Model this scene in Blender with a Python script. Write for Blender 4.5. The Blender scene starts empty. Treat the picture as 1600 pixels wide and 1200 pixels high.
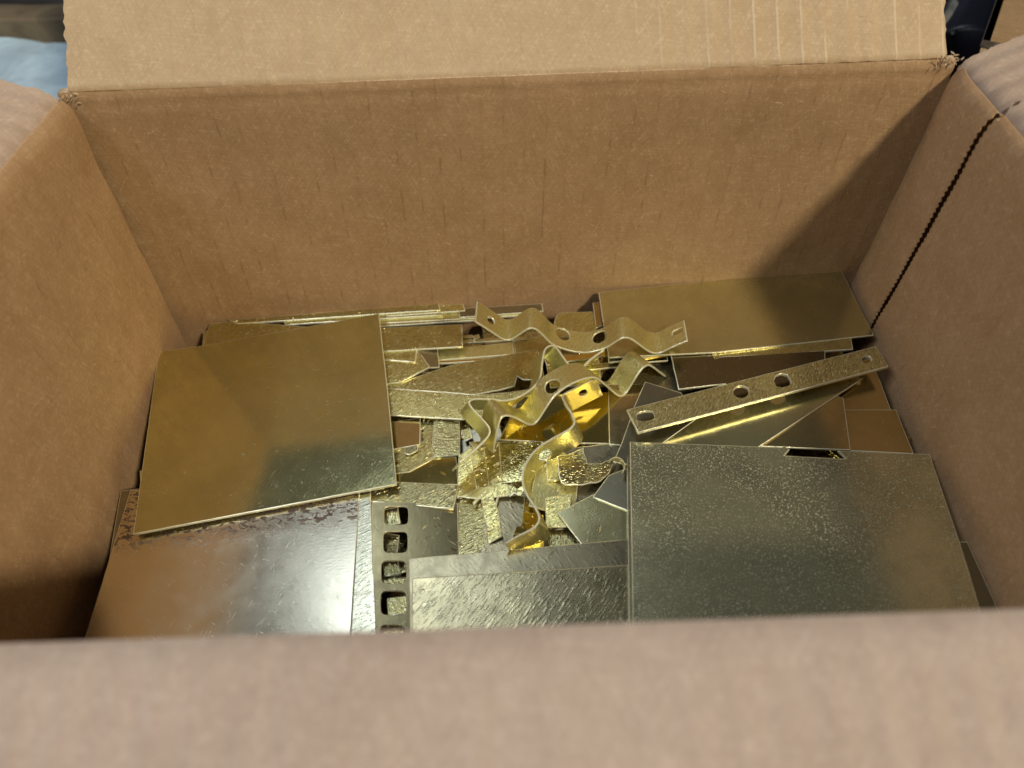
import bpy, math, random
from mathutils import Vector, Matrix, noise
from mathutils.geometry import delaunay_2d_cdt

SC = bpy.context.scene
COL = SC.collection
R = math.radians

# ------------------------------------------------------------------ camera
CPOS = Vector((-0.00066, -0.31343, 0.16198))
YAW, PITCH, ROLL, FPX = 0.00812, 0.87781, -0.04178, 1128.0
_f = Vector((-math.sin(YAW) * math.cos(PITCH), math.cos(YAW) * math.cos(PITCH), -math.sin(PITCH)))
_r = Vector((math.cos(YAW), math.sin(YAW), 0))
_u = _r.cross(_f)
RT = _r * math.cos(ROLL) + _u * math.sin(ROLL)
UP = -_r * math.sin(ROLL) + _u * math.cos(ROLL)
FW = _f
cam = bpy.data.cameras.new('camera')
camo = bpy.data.objects.new('camera', cam)
COL.objects.link(camo)
camo.matrix_world = Matrix(((RT.x, UP.x, -FW.x, CPOS.x), (RT.y, UP.y, -FW.y, CPOS.y),
                            (RT.z, UP.z, -FW.z, CPOS.z), (0, 0, 0, 1)))
cam.sensor_width = 36.0
cam.lens = 36.0 * FPX / 1600.0
cam.clip_start = 0.01
cam.clip_end = 50
cam.dof.use_dof = True
cam.dof.focus_distance = 0.362
cam.dof.aperture_fstop = 6.0
SC.camera = camo

# ------------------------------------------------------------------ world, lamps, exposure
w = bpy.data.worlds.new('World')
SC.world = w
w.use_nodes = True
bg = w.node_tree.nodes['Background']
bg.inputs[0].default_value = (0.92, 0.90, 0.86, 1)
bg.inputs[1].default_value = 0.055


def lamp(name, loc, target, power, color, sx, sy=None, shape='DISK'):
    l = bpy.data.lights.new(name, 'AREA')
    l.energy = power
    l.color = color
    l.shape = shape
    l.size = sx
    if sy:
        l.size_y = sy
    o = bpy.data.objects.new(name, l)
    COL.objects.link(o)
    o.location = loc
    o.rotation_euler = (Vector(target) - Vector(loc)).to_track_quat('-Z', 'Y').to_euler()
    return o


KD = Vector((-0.68, 0.78, -1.0)).normalized()
lamp('warm_shop_lamp', Vector((0.0, -0.06, -0.05)) - KD * 2.0, (0, -0.06, -0.05), 28, (1.0, 0.88, 0.68), 0.20)
lamp('overhead_tube_lamp', (-0.33, 0.42, 1.15), (0, -0.1, -0.1), 2.0, (0.78, 0.88, 1.0), 0.50, 0.32, 'RECTANGLE')
lamp('side_fill_lamp', (-0.75, -0.45, 1.1), (0, -0.1, 0), 6.5, (0.84, 0.90, 1.0), 0.6, 0.3, 'RECTANGLE')  # added cool fill to brighten the flaps, no tube known here
SC.view_settings.view_transform = 'Standard'
SC.view_settings.look = 'None'
SC.view_settings.exposure = 0.10
SC.view_settings.gamma = 1.0
SC.cycles.use_denoising = True
SC.cycles.max_bounces = 10
SC.cycles.diffuse_bounces = 5
SC.cycles.glossy_bounces = 6
SC.cycles.caustics_reflective = True
SC.cycles.blur_glossy = 0.6
SC.cycles.sample_clamp_indirect = 25.0


# ------------------------------------------------------------------ geometry helpers
def ray(px, py):
    return (RT * ((px - 800) / FPX) + UP * ((600 - py) / FPX) + FW)


def on_plane(px, py, P0, n):
    d = ray(px, py)
    return CPOS + d * ((Vector(P0) - CPOS).dot(n) / d.dot(n))


def on_z(px, py, z):
    return on_plane(px, py, (0, 0, z), Vector((0, 0, 1)))


def on_y(px, py, y):
    return on_plane(px, py, (0, y, 0), Vector((0, 1, 0)))


def on_x(px, py, x):
    return on_plane(px, py, (x, 0, 0), Vector((1, 0, 0)))


def zbase(x):
    return -0.1400 + 0.0500 * x


def tag(o, label=None, cat=None, group=None, kind=None):
    if label: o['label'] = label
    if cat: o['category'] = cat
    if group: o['group'] = group
    if kind: o['kind'] = kind
    return o


def link_mesh(name, verts, faces, mat, parent=None, origin=None, smooth=True, sharp=None, uvs=None):
    origin = Vector(origin) if origin is not None else Vector((0, 0, 0))
    me = bpy.data.meshes.new(name)
    me.from_pydata([tuple(Vector(v) - origin) for v in verts], [], faces)
    me.update()
    if smooth:
        me.polygons.foreach_set('use_smooth', [True] * len(me.polygons))
    if sharp:
        for e in me.edges:
            if (min(e.vertices), max(e.vertices)) in sharp:
                e.use_edge_sharp = True
    if uvs:
        uv = me.uv_layers.new(name='UVMap')
        for lp in me.loops:
            uv.data[lp.index].uv = uvs[lp.vertex_index]
    mats = mat if isinstance(mat, (list, tuple)) else [mat]
    for m in mats:
        me.materials.append(m)
    o = bpy.data.objects.new(name, me)
    COL.objects.link(o)
    if parent is not None:
        o.parent = parent
        o.location = origin - parent.location
    else:
        o.location = origin
    return o


def empty(name, loc):
    e = bpy.data.objects.new(name, None)
    e.empty_display_size = 0.02
    COL.objects.link(e)
    e.location = loc
    return e


def seg_loop(pts, step, jit=0.0, rng=random):
    out = []
    n = len(pts)
    for i in range(n):
        a = Vector(pts[i]); b = Vector(pts[(i + 1) % n])
        k = max(1, int((b - a).length / step))
        nr = Vector((-(b - a).y, (b - a).x))
        nr = nr.normalized() if nr.length > 0 else nr
        for j in range(k):
            p = a.lerp(b, j / k)
            if j > 0 and jit:
                p = p + nr * rng.gauss(0, jit)
            out.append(p)
    return out


def area2(l):
    return sum(l[i].x * l[(i + 1) % len(l)].y - l[(i + 1) % len(l)].x * l[i].y for i in range(len(l)))


def inset(l, c):
    # l counter-clockwise: moves inward by c
    out = []
    n = len(l)
    for i in range(n):
        a, b, d = l[i - 1], l[i], l[(i + 1) % n]
        e1 = (b - a); e2 = (d - b)
        if e1.length < 1e-9 or e2.length < 1e-9:
            out.append(b.copy()); continue
        n1 = Vector((-e1.y, e1.x)).normalized(); n2 = Vector((-e2.y, e2.x)).normalized()
        m = n1 + n2
        if m.length < 0.2:
            m = n1
        else:
            m = m.normalized() / max(0.45, m.normalized().dot(n1))
        out.append(b + m * c)
    return out


def pip(p, l):
    c = False
    n = len(l)
    j = n - 1
    for i in range(n):
        if (l[i].y > p.y) != (l[j].y > p.y) and p.x < (l[j].x - l[i].x) * (p.y - l[i].y) / (l[j].y - l[i].y + 1e-18) + l[i].x:
            c = not c
        j = i
    return c


def sheet(name, outline, holes, mapf, th, mat, origin, grid=0.006, gridy=None, step=0.004, jit=0.0, chamfer=0.00018,
          rng=random, parent=None, holestep=0.0012):
    """Sheet metal: outline and holes in a flat parameter space, carried into 3D by mapf(u, v, h)."""
    gridy = gridy or grid
    ol = seg_loop(outline, step, jit, rng)
    if area2(ol) < 0: ol.reverse()
    hl = []
    for h in holes:
        q = seg_loop(h, holestep, 0, rng)
        if area2(q) < 0: q.reverse()
        hl.append(q)
    loops = [ol] + hl
    ci = chamfer * 2.1 if chamfer < 0.001 else chamfer
    ins = [inset(ol, ci)] + [inset(q, -chamfer) for q in hl]
    pts = []; edges = []; rng_idx = []
    for l in ins:
        s = len(pts)
        pts += l
        edges += [(s + i, s + (i + 1) % len(l)) for i in range(len(l))]
        rng_idx.append((s, len(l)))
    nb = len(pts)
    x0 = min(p.x for p in ol); x1 = max(p.x for p in ol); y0 = min(p.y for p in ol); y1 = max(p.y for p in ol)
    nx = max(1, int((x1 - x0) / grid)); ny = max(1, int((y1 - y0) / gridy))
    allb = [p.copy() for p in pts]
    md = min(grid, gridy) * 0.35
    for i in range(1, nx):
        for j in range(1, ny):
            p = Vector((x0 + (x1 - x0) * i / nx, y0 + (y1 - y0) * j / ny))
            if pip(p, ins[0]) and not any(pip(p, q) for q in ins[1:]) and min((p - b).length for b in allb) > md:
                pts.append(p)
    res = delaunay_2d_cdt(pts, edges, [], 0, 1e-9)
    vo, fo, orig = res[0], res[2], res[3]
    mp = {}
    for i, o in enumerate(orig):
        for k in o: mp[k] = i
    tri = []
    for f in fo:
        c = sum((vo[k] for k in f), Vector((0, 0))) / len(f)
        if pip(c, ins[0]) and not any(pip(c, q) for q in ins[1:]):
            f = list(f)
            a = vo[f[0]]; b = vo[f[1]]; d = vo[f[2]]
            cr = (b - a).cross(d - a)
            if abs(cr) < 2e-9: continue
            if cr < 0: f.reverse()
            tri.append(f)
    N = len(vo)
    ntop = 2 * len(tri)
    V = [mapf(p.x, p.y, 0) for p in vo] + [mapf(p.x, p.y, -th) for p in vo]
    F = [tuple(f) for f in tri] + [tuple(N + k for k in reversed(f)) for f in tri]
    sharp = set()
    for li, l in enumerate(loops):
        s, n = rng_idx[li]
        a0 = len(V)
        V += [mapf(p.x, p.y, -chamfer) for p in l]
        b0 = len(V)
        V += [mapf(p.x, p.y, -th + chamfer) for p in l]
        rev = li > 0
        for i in range(n):
            j = (i + 1) % n
            if s + i not in mp or s + j not in mp: continue
            t0, t1 = mp[s + i], mp[s + j]
            if t0 == t1: continue
            q = [(t0, a0 + i, a0 + j, t1), (a0 + i, b0 + i, b0 + j, a0 + j), (b0 + i, N + t0, N + t1, b0 + j)]
            for f in q:
                F.append(tuple(reversed(f)) if rev else f)
            for e in ((t0, t1), (a0 + i, a0 + j), (b0 + i, b0 + j), (N + t0, N + t1)):
                sharp.add((min(e), max(e)))
    o = link_mesh(name, V, F, [mat, M['edge']] if chamfer < 0.001 else mat, parent, origin, True, sharp)
    if chamfer < 0.001:
        for k in range(ntop, len(F)): o.data.polygons[k].material_index = 1
    return o


def wob(x, y, seed, amp, sc=14.0):
    return amp * noise.noise(Vector((x * sc + seed * 3.1, y * sc - seed * 1.7, seed * 7.3)))


PCOUNT = [0]


def ell(cx, cy, rx, ry, n=22, ang=0.0, power=2.0):
    out = []
    for i in range(n):
        t = 2 * math.pi * i / n
        c, s = math.cos(t), math.sin(t)
        x = rx * math.copysign(abs(c) ** (2 / power), c)
        y = ry * math.copysign(abs(s) ** (2 / power), s)
        out.append((cx + x * math.cos(ang) - y * math.sin(ang), cy + x * math.sin(ang) + y * math.cos(ang)))
    return out


def plate(name, label, cat, poly, level, mat, slope=None, th=0.0011, holes=(), warp=0.0006, jit=0.00003, group=None,
          bend=None, grid=0.007, wsc=14.0, step=0.004):
    """poly: outline as seen in the photograph; it is carried onto the plate's own plane in the pile."""
    PCOUNT[0] += 1
    seed = PCOUNT[0]
    rng = random.Random(seed)
    cx = sum(p[0] for p in poly) / len(poly); cy = sum(p[1] for p in poly) / len(poly)
    z0 = -0.14
    for _ in range(4):
        c = on_z(cx, cy, z0)
        z0 = zbase(c.x) + level * 0.0013
    c = on_z(cx, cy, z0)
    sx, sy = slope if slope else (0.05, 0.0)
    n = Vector((-sx, -sy, 1)).normalized()
    pl = [on_plane(p[0], p[1], c, n) for p in poly]
    out = [(p.x - c.x, p.y - c.y) for p in pl]
    hs = []
    for h in holes:
        hp = [on_plane(p[0], p[1], c, n) for p in h]
        hs.append([(p.x - c.x, p.y - c.y) for p in hp])

    def mapf(x, y, h):
        z = sx * x + sy * y + wob(x, y, seed, warp, wsc)
        if bend: z += bend(x, y)
        return Vector((c.x + x, c.y + y, c.z + z)) + n * h
    o = sheet(name, out, hs, mapf, th, mat, (c.x, c.y, c.z - th), grid=grid, jit=jit, rng=rng, step=step)
    return tag(o, label, cat, group)


def catmull(P, step):
    out = []
    n = len(P)
    for i in range(n - 1):
        p0 = P[max(i - 1, 0)]; p1 = P[i]; p2 = P[i + 1]; p3 = P[min(i + 2, n - 1)]
        k = max(2, int((p2 - p1).length / step))
        for j in range(k):
            t = j / k
            out.append(0.5 * ((2 * p1) + (p2 - p0) * t + (2 * p0 - 5 * p1 + 4 * p2 - p3) * t * t + (3 * p1 - p0 - 3 * p2 + p3) * t ** 3))
    out.append(P[-1])
    return out


def ribbon(name, label, cat, pts, ref, wv, mat, holes=(), th=0.0011, group=None, flip=False):
    """A strap bent along its length. pts: its near edge; wv: the direction and size of its width.
    holes: (x px of the edge point nearest, t across, rs, rt)"""
    PCOUNT[0] += 1
    wv = Vector(wv)
    W = wv.length; wn = wv.normalized()
    P0 = on_z(ref[0], ref[1], ref[2])
    E = [on_plane(p[0], p[1], P0, wn) for p in pts]
    C = catmull(E, 0.0009)
    # even out
    for _ in range(1):
        C = [C[0]] + [(C[i - 1] + C[i] * 2 + C[i + 1]) / 4 for i in range(1, len(C) - 1)] + [C[-1]]
    S = [0.0]
    for i in range(1, len(C)): S.append(S[-1] + (C[i] - C[i - 1]).length)
    L = S[-1]
    T = []
    for i in range(len(C)):
        a = C[max(i - 2, 0)]; b = C[min(i + 2, len(C) - 1)]
        T.append((b - a).normalized())
    NN = [t.cross(wn).normalized() * (-1 if flip else 1) for t in T]

    def at(s):
        s = min(max(s, 0), L)
        lo, hi = 0, len(S) - 1
        while hi - lo > 1:
            m = (lo + hi) // 2
            if S[m] <= s: lo = m
            else: hi = m
        f = (s - S[lo]) / max(1e-9, S[hi] - S[lo])
        return C[lo].lerp(C[hi], f), NN[lo].lerp(NN[hi], f).normalized()
    hs = []
    for (hpx, hpy, ha, hb, pw) in holes:
        # find s,t so that the point projects to the pixel
        best = None
        for i in range(0, len(C)):
            for t in (0.3, 0.4, 0.5, 0.6, 0.7):
                Q = C[i] + wn * W * t - CPOS
                x = 800 + FPX * Q.dot(RT) / Q.dot(FW); y = 600 - FPX * Q.dot(UP) / Q.dot(FW)
                dd = (x - hpx) ** 2 + (y - hpy) ** 2
                if best is None or dd < best[0]: best = (dd, S[i], W * t)
        hs.append(ell(best[1], best[2], ha, hb, 24, 0, pw))
    sg = -1 if flip else 1

    def mapf(s, t, h):
        c, nn = at(s)
        return c + wn * t + nn * h
    mid = C[len(C) // 2]
    lo = min(p.z for p in C) + min(0, wv.z)
    o = sheet(name, [(0, 0), (L, 0), (L, W), (0, W)], hs, mapf, th, mat, (mid.x, mid.y, lo), grid=0.0011, gridy=0.004,
              step=0.0011, jit=0.0)
    if flip:
        o.data.flip_normals()
    return tag(o, label, cat, group)


# ------------------------------------------------------------------ materials
class NT:
    def __init__(s, name):
        s.m = bpy.data.materials.new(name)
        s.m.use_nodes = True
        s.t = s.m.node_tree
        s.b = s.t.nodes['Principled BSDF']

    def n(s, typ, **kw):
        nd = s.t.nodes.new(typ)
        for k, v in kw.items():
            if k.startswith('i_'):
                key = k[2:]
                key = int(key) if key.isdigit() else key
                nd.inputs[key].default_value = v
            else:
                setattr(nd, k, v)
        return nd

    def l(s, a, b):
        s.t.links.new(a, b)

    def noise(s, vec, scale, detail=3, rough=0.55, dist=0.0):
        nd = s.n('ShaderNodeTexNoise')
        nd.inputs['Scale'].default_value = scale
        nd.inputs['Detail'].default_value = detail
        nd.inputs['Roughness'].default_value = rough
        nd.inputs['Distortion'].default_value = dist
        s.l(vec, nd.inputs['Vector'])
        return nd.outputs['Fac']

    def ramp(s, fac, a, b, va=0.0, vb=1.0):
        nd = s.n('ShaderNodeMapRange')
        nd.interpolation_type = 'SMOOTHSTEP'
        nd.inputs['From Min'].default_value = a
        nd.inputs['From Max'].default_value = b
        nd.inputs['To Min'].default_value = va
        nd.inputs['To Max'].default_value = vb
        s.l(fac, nd.inputs['Value'])
        return nd.outputs['Result']

    def math(s, op, a, b=None):
        nd = s.n('ShaderNodeMath', operation=op)
        for i, v in enumerate((a, b)):
            if v is None: continue
            if isinstance(v, (int, float)): nd.inputs[i].default_value = v
            else: s.l(v, nd.inputs[i])
        return nd.outputs[0]

    def mix(s, fac, a, b, blend='MIX'):
        nd = s.n('ShaderNodeMix', data_type='RGBA', blend_type=blend)
        for k, v in ((0, fac), (6, a), (7, b)):
            if isinstance(v, (int, float)): nd.inputs[k].default_value = v
            elif isinstance(v, tuple): nd.inputs[k].default_value = (*v, 1) if len(v) == 3 else v
            else: s.l(v, nd.inputs[k])
        return nd.outputs[2]

    def mapping(s, vec, scale=(1, 1, 1), rot=(0, 0, 0), loc=(0, 0, 0)):
        nd = s.n('ShaderNodeMapping')
        nd.inputs['Scale'].default_value = scale
        nd.inputs['Rotation'].default_value = rot
        nd.inputs['Location'].default_value = loc
        s.l(vec, nd.inputs['Vector'])
        return nd.outputs['Vector']


def brass(name, color=(0.55, 0.43, 0.17), tarnish=(0.30, 0.22, 0.09), tarn=0.5, rough=0.25, ang=55, bump=0.15,
          gsc=420, stretch=3.5, spots=0.25, spotcol=(0.10, 0.055, 0.03), spotsc=260, specks=0.0, rvar=0.12,
          band=None, fine=0.0, seed=0, hatch=0.0, metallic=1.0, gdet=1.5, hair=0.4, turn=0.0, tone=0.0, glint=0.0):
    t = NT(name)
    tc = t.n('ShaderNodeTexCoord').outputs['Object']
    oi = t.n('ShaderNodeObjectInfo').outputs['Random']
    off = t.n('ShaderNodeCombineXYZ')
    t.l(t.math('MULTIPLY', oi, 7.0), off.inputs[0]); t.l(t.math('MULTIPLY', oi, 3.0), off.inputs[1])
    off.inputs[2].default_value = seed
    va = t.n('ShaderNodeVectorMath', operation='ADD')
    t.l(tc, va.inputs[0]); t.l(off.outputs[0], va.inputs[1])
    v = va.outputs[0]
    vr = t.n('ShaderNodeVectorRotate', rotation_type='Z_AXIS')
    t.l(v, vr.inputs['Vector'])
    t.l(t.math('MULTIPLY', t.math('SUBTRACT', t.math('FRACT', t.math('MULTIPLY', oi, 37.7)), 0.5), turn), vr.inputs['Angle'])
    r1 = t.mapping(vr.outputs[0], rot=(0, 0, R(-ang)))
    g1 = t.mapping(r1, scale=(1.0 / stretch, 1, 1))
    grain = t.noise(g1, gsc, gdet, 0.5, 0.0)
    blot = t.noise(v, 22, 5, 0.6, 0.8)
    blot2 = t.noise(v, 90, 4, 0.65, 0.3)
    cm = t.mix(t.ramp(blot, 0.35, 0.68, 0.0, tarn), color, tarnish)
    cm = t.mix(t.ramp(blot2, 0.42, 0.72, 0.0, tarn * 0.55), cm, tarnish)
    sp = t.noise(v, spotsc, 3, 0.6, 0.6)
    thr = 0.74 - 0.12 * spots
    big = t.ramp(t.noise(v, 30, 3, 0.6), 0.40, 0.62)
    spot = t.math('MULTIPLY', t.ramp(sp, thr, thr + 0.035), t.math('ADD', t.math('MULTIPLY', big, 0.8), 0.2))
    if spots <= 0:
        spot = t.math('MULTIPLY', spot, 0.0)
    if band:
        # a band of corrosion along the plate's local y between band[0] and band[1]
        sep = t.n('ShaderNodeSeparateXYZ')
        t.l(tc, sep.inputs[0])
        yy = t.math('SUBTRACT', sep.outputs[1], t.math('MULTIPLY', sep.outputs[0], band[2]))
        wn = t.math('MULTIPLY', t.math('SUBTRACT', t.noise(v, 60, 3), 0.5), 0.012)
        yy = t.math('ADD', yy, wn)
        bm = t.math('MULTIPLY', t.ramp(yy, band[0] - 0.005, band[0] + 0.005), t.ramp(yy, band[1], band[1] + 0.01, 1.0, 0.5))
        bs = t.ramp(t.noise(t.mapping(v, scale=(0.6, 1, 1)), 520, 4, 0.65, 0.7), 0.515, 0.555)
        bspot = t.math('MULTIPLY', bm, bs)
        cm = t.mix(t.math('MULTIPLY', bm, 0.25), cm, (0.36, 0.25, 0.15))
        spot = t.math('MAXIMUM', spot, bspot)
    if specks > 0:
        sk = t.noise(v, 1250, 3, 0.65, 0.4)
        a = 0.72 - 0.12 * specks
        skm = t.math('MULTIPLY', t.math('MULTIPLY', t.ramp(sk, a, a + 0.07), t.ramp(blot, 0.35, 0.6, 0.35, 1.0)), 0.85)
        cm = t.mix(skm, cm, (0.56, 0.57, 0.38))
    cm = t.mix(t.math('MULTIPLY', spot, 0.85), cm, spotcol)
    # scattered hairline scratches, in two directions
    hairm = None
    for k, a in enumerate((31, 112)):
        rh = t.mapping(v, rot=(0, 0, R(a)), loc=(k * 1.7, 2 - k, 0))
        hn = t.noise(t.mapping(rh, scale=(0.06, 1, 1)), 2400, 1, 0.5, 0.4)
        hh = t.math('MULTIPLY', t.ramp(hn, 0.70, 0.73), t.ramp(t.noise(rh, 120, 2), 0.50, 0.60))
        hairm = hh if hairm is None else t.math('MAXIMUM', hairm, hh)
    hairm = t.math('MULTIPLY', hairm, hair)
    cm = t.mix(hairm, cm, (0.80, 0.77, 0.55))
    if glint > 0:
        # glints painted pale along the raised rolled streaks, hollows coloured darker
        gm = t.math('MULTIPLY', t.ramp(grain, 0.60, 0.69), glint)
        cm = t.mix(t.math('MULTIPLY', t.ramp(grain, 0.34, 0.46, 1.0, 0.0), glint * 0.7), cm, (0.22, 0.18, 0.08))
        cm = t.mix(gm, cm, (0.96, 0.93, 0.62))
    if tone > 0:
        # each piece has tarnished to its own degree
        q = t.math('FRACT', t.math('MULTIPLY', oi, 91.3))
        cm = t.mix(t.math('MULTIPLY', q, tone), cm, (0.28, 0.24, 0.13))
    t.l(cm, t.b.inputs['Base Color'])
    ro = t.math('ADD', t.math('MULTIPLY', t.math('SUBTRACT', blot2, 0.5), rvar * 2), rough)
    smg = t.ramp(t.noise(t.mapping(v, rot=(0, 0, R(35)), scale=(0.6, 1, 1)), 42, 5, 0.7, 2.2), 0.54, 0.66)
    ro = t.math('ADD', ro, t.math('MULTIPLY', smg, 0.018))
    if specks > 0:
        ro = t.math('ADD', ro, t.math('MULTIPLY', skm, 0.35))
    ro = t.math('ADD', ro, t.math('MULTIPLY', spot, 0.35))
    ro = t.math('ADD', ro, t.math('MULTIPLY', hairm, 0.25))
    t.l(ro, t.b.inputs['Roughness'])
    if specks > 0 or spots > 0:
        mt = t.math('SUBTRACT', metallic, t.math('MULTIPLY', spot, 0.6))
        if specks > 0: mt = t.math('SUBTRACT', mt, t.math('MULTIPLY', skm, 0.4))
        t.l(mt, t.b.inputs['Metallic'])
    else:
        t.b.inputs['Metallic'].default_value = metallic
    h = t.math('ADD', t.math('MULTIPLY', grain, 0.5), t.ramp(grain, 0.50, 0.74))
    if fine > 0:
        g2 = t.noise(t.mapping(r1, scale=(0.03, 1, 1)), 2600, 2, 0.5)
        h = t.math('ADD', h, t.math('MULTIPLY', g2, fine))
    if hatch > 0:
        r2 = t.mapping(v, rot=(0, 0, R(-ang - 24)), loc=(3, 1, 0))
        g3 = t.noise(t.mapping(r2, scale=(0.12, 1, 1)), 700, 3, 0.6)
        h = t.math('ADD', h, t.math('MULTIPLY', t.ramp(g3, 0.6, 0.72), hatch))
    bp = t.n('ShaderNodeBump')
    bp.inputs['Strength'].default_value = 1.0
    bp.inputs['Distance'].default_value = bump * 0.001
    t.l(h, bp.inputs['Height'])
    t.l(bp.outputs[0], t.b.inputs['Normal'])
    return t.m


M = {}
M['olive'] = brass('brass_olive_satin', (0.68, 0.66, 0.33), (0.54, 0.52, 0.26), 0.6, 0.13, 60, 0.006, 900, 2.5, 0.7, spotsc=520, fine=0.10, rvar=0.06, metallic=0.95, specks=0.25)
M['back'] = brass('brass_satin_smooth', (0.68, 0.65, 0.35), (0.53, 0.50, 0.27), 0.6, 0.19, 60, 0.006, 900, 2.5, 0.45, spotsc=450, rvar=0.08, metallic=0.93, specks=0.15)
M['silver'] = brass('brass_pale_brushed', (0.84, 0.79, 0.60), (0.75, 0.70, 0.51), 0.4, 0.22, 2, 0.005, 900, 3, 0.0, (0.09, 0.045, 0.035),
                    band=(0.021, 0.10, 0.06), fine=0.9, rvar=0.08, hair=0.9)
M['silver2'] = brass('brass_pale_scratched', (0.70, 0.68, 0.50), (0.56, 0.52, 0.36), 0.3, 0.24, 20, 0.030, 1200, 5, 0.0, fine=0.5, hatch=0.3, turn=1.0)
M['green'] = brass('brass_green_speckled', (0.70, 0.67, 0.40), (0.49, 0.47, 0.28), 0.9, 0.20, 60, 0.010, 1300, 1.4, 0.1, specks=1.35, spotsc=300, rvar=0.10, metallic=0.88)
M['worn'] = brass('brass_worn_mottled', (0.52, 0.46, 0.26), (0.33, 0.29, 0.17), 0.85, 0.24, 50, 0.040, 1000, 4.5, 0.2, hatch=0.1, metallic=0.92, specks=0.8, glint=0.15)
M['worn2'] = brass('brass_dull_mottled', (0.42, 0.37, 0.22), (0.27, 0.24, 0.15), 0.9, 0.28, 130, 0.020, 900, 3, 0.3, metallic=0.90, specks=0.4)
M['tex'] = brass('brass_rolled_texture', (0.78, 0.72, 0.29), (0.60, 0.54, 0.21), 0.45, 0.27, 35, 0.10, 1600, 5.0, 0.6, spotsc=420, metallic=0.93, turn=0.5, tone=0.45, glint=0.6)
M['tex2'] = brass('brass_coarse_texture', (0.80, 0.75, 0.34), (0.52, 0.47, 0.20), 0.6, 0.25, 50, 0.13, 1500, 3.5, 0.3, spotsc=200, metallic=0.94, turn=2.2, tone=0.75, glint=0.9)
M['mirror'] = brass('brass_bright_mirror', (0.86, 0.70, 0.21), (0.70, 0.53, 0.15), 0.4, 0.09, 80, 0.003, 600, 1.5, 0.45, spotsc=400, rvar=0.04)
M['strap'] = brass('brass_strap', (0.82, 0.77, 0.34), (0.66, 0.61, 0.25), 0.5, 0.33, 60, 0.08, 1500, 4.5, 0.3, rvar=0.1, metallic=0.88, glint=0.35)
M['bar'] = brass('brass_bar', (0.70, 0.65, 0.30), (0.52, 0.47, 0.22), 0.5, 0.30, 60, 0.15, 1500, 3.5, 0.3, metallic=0.90, glint=0.8)
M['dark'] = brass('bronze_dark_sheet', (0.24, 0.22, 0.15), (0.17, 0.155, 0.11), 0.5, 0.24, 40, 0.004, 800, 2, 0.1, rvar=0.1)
M['grey'] = brass('grey_dull_sheet', (0.27, 0.255, 0.17), (0.20, 0.19, 0.13), 0.5, 0.36, 40, 0.004, 800, 2, 0.1)
M['brown'] = brass('brass_brown_satin', (0.58, 0.47, 0.22), (0.44, 0.35, 0.16), 0.5, 0.17, 50, 0.003, 600, 2, 0.5, metallic=0.95)
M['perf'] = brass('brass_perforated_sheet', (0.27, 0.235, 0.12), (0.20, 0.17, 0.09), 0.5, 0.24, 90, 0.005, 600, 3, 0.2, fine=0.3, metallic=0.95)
M['bed'] = brass('brass_offcut_mix', (0.62, 0.55, 0.26), (0.34, 0.28, 0.13), 0.8, 0.20, 30, 0.25, 1500, 2.5, 0.5, spotsc=200)
M['edge'] = brass('brass_cut_edge', (0.90, 0.88, 0.62), (0.66, 0.61, 0.38), 0.6, 0.36, 0, 0.05, 900, 1.0, 0.2, metallic=0.5)


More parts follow.
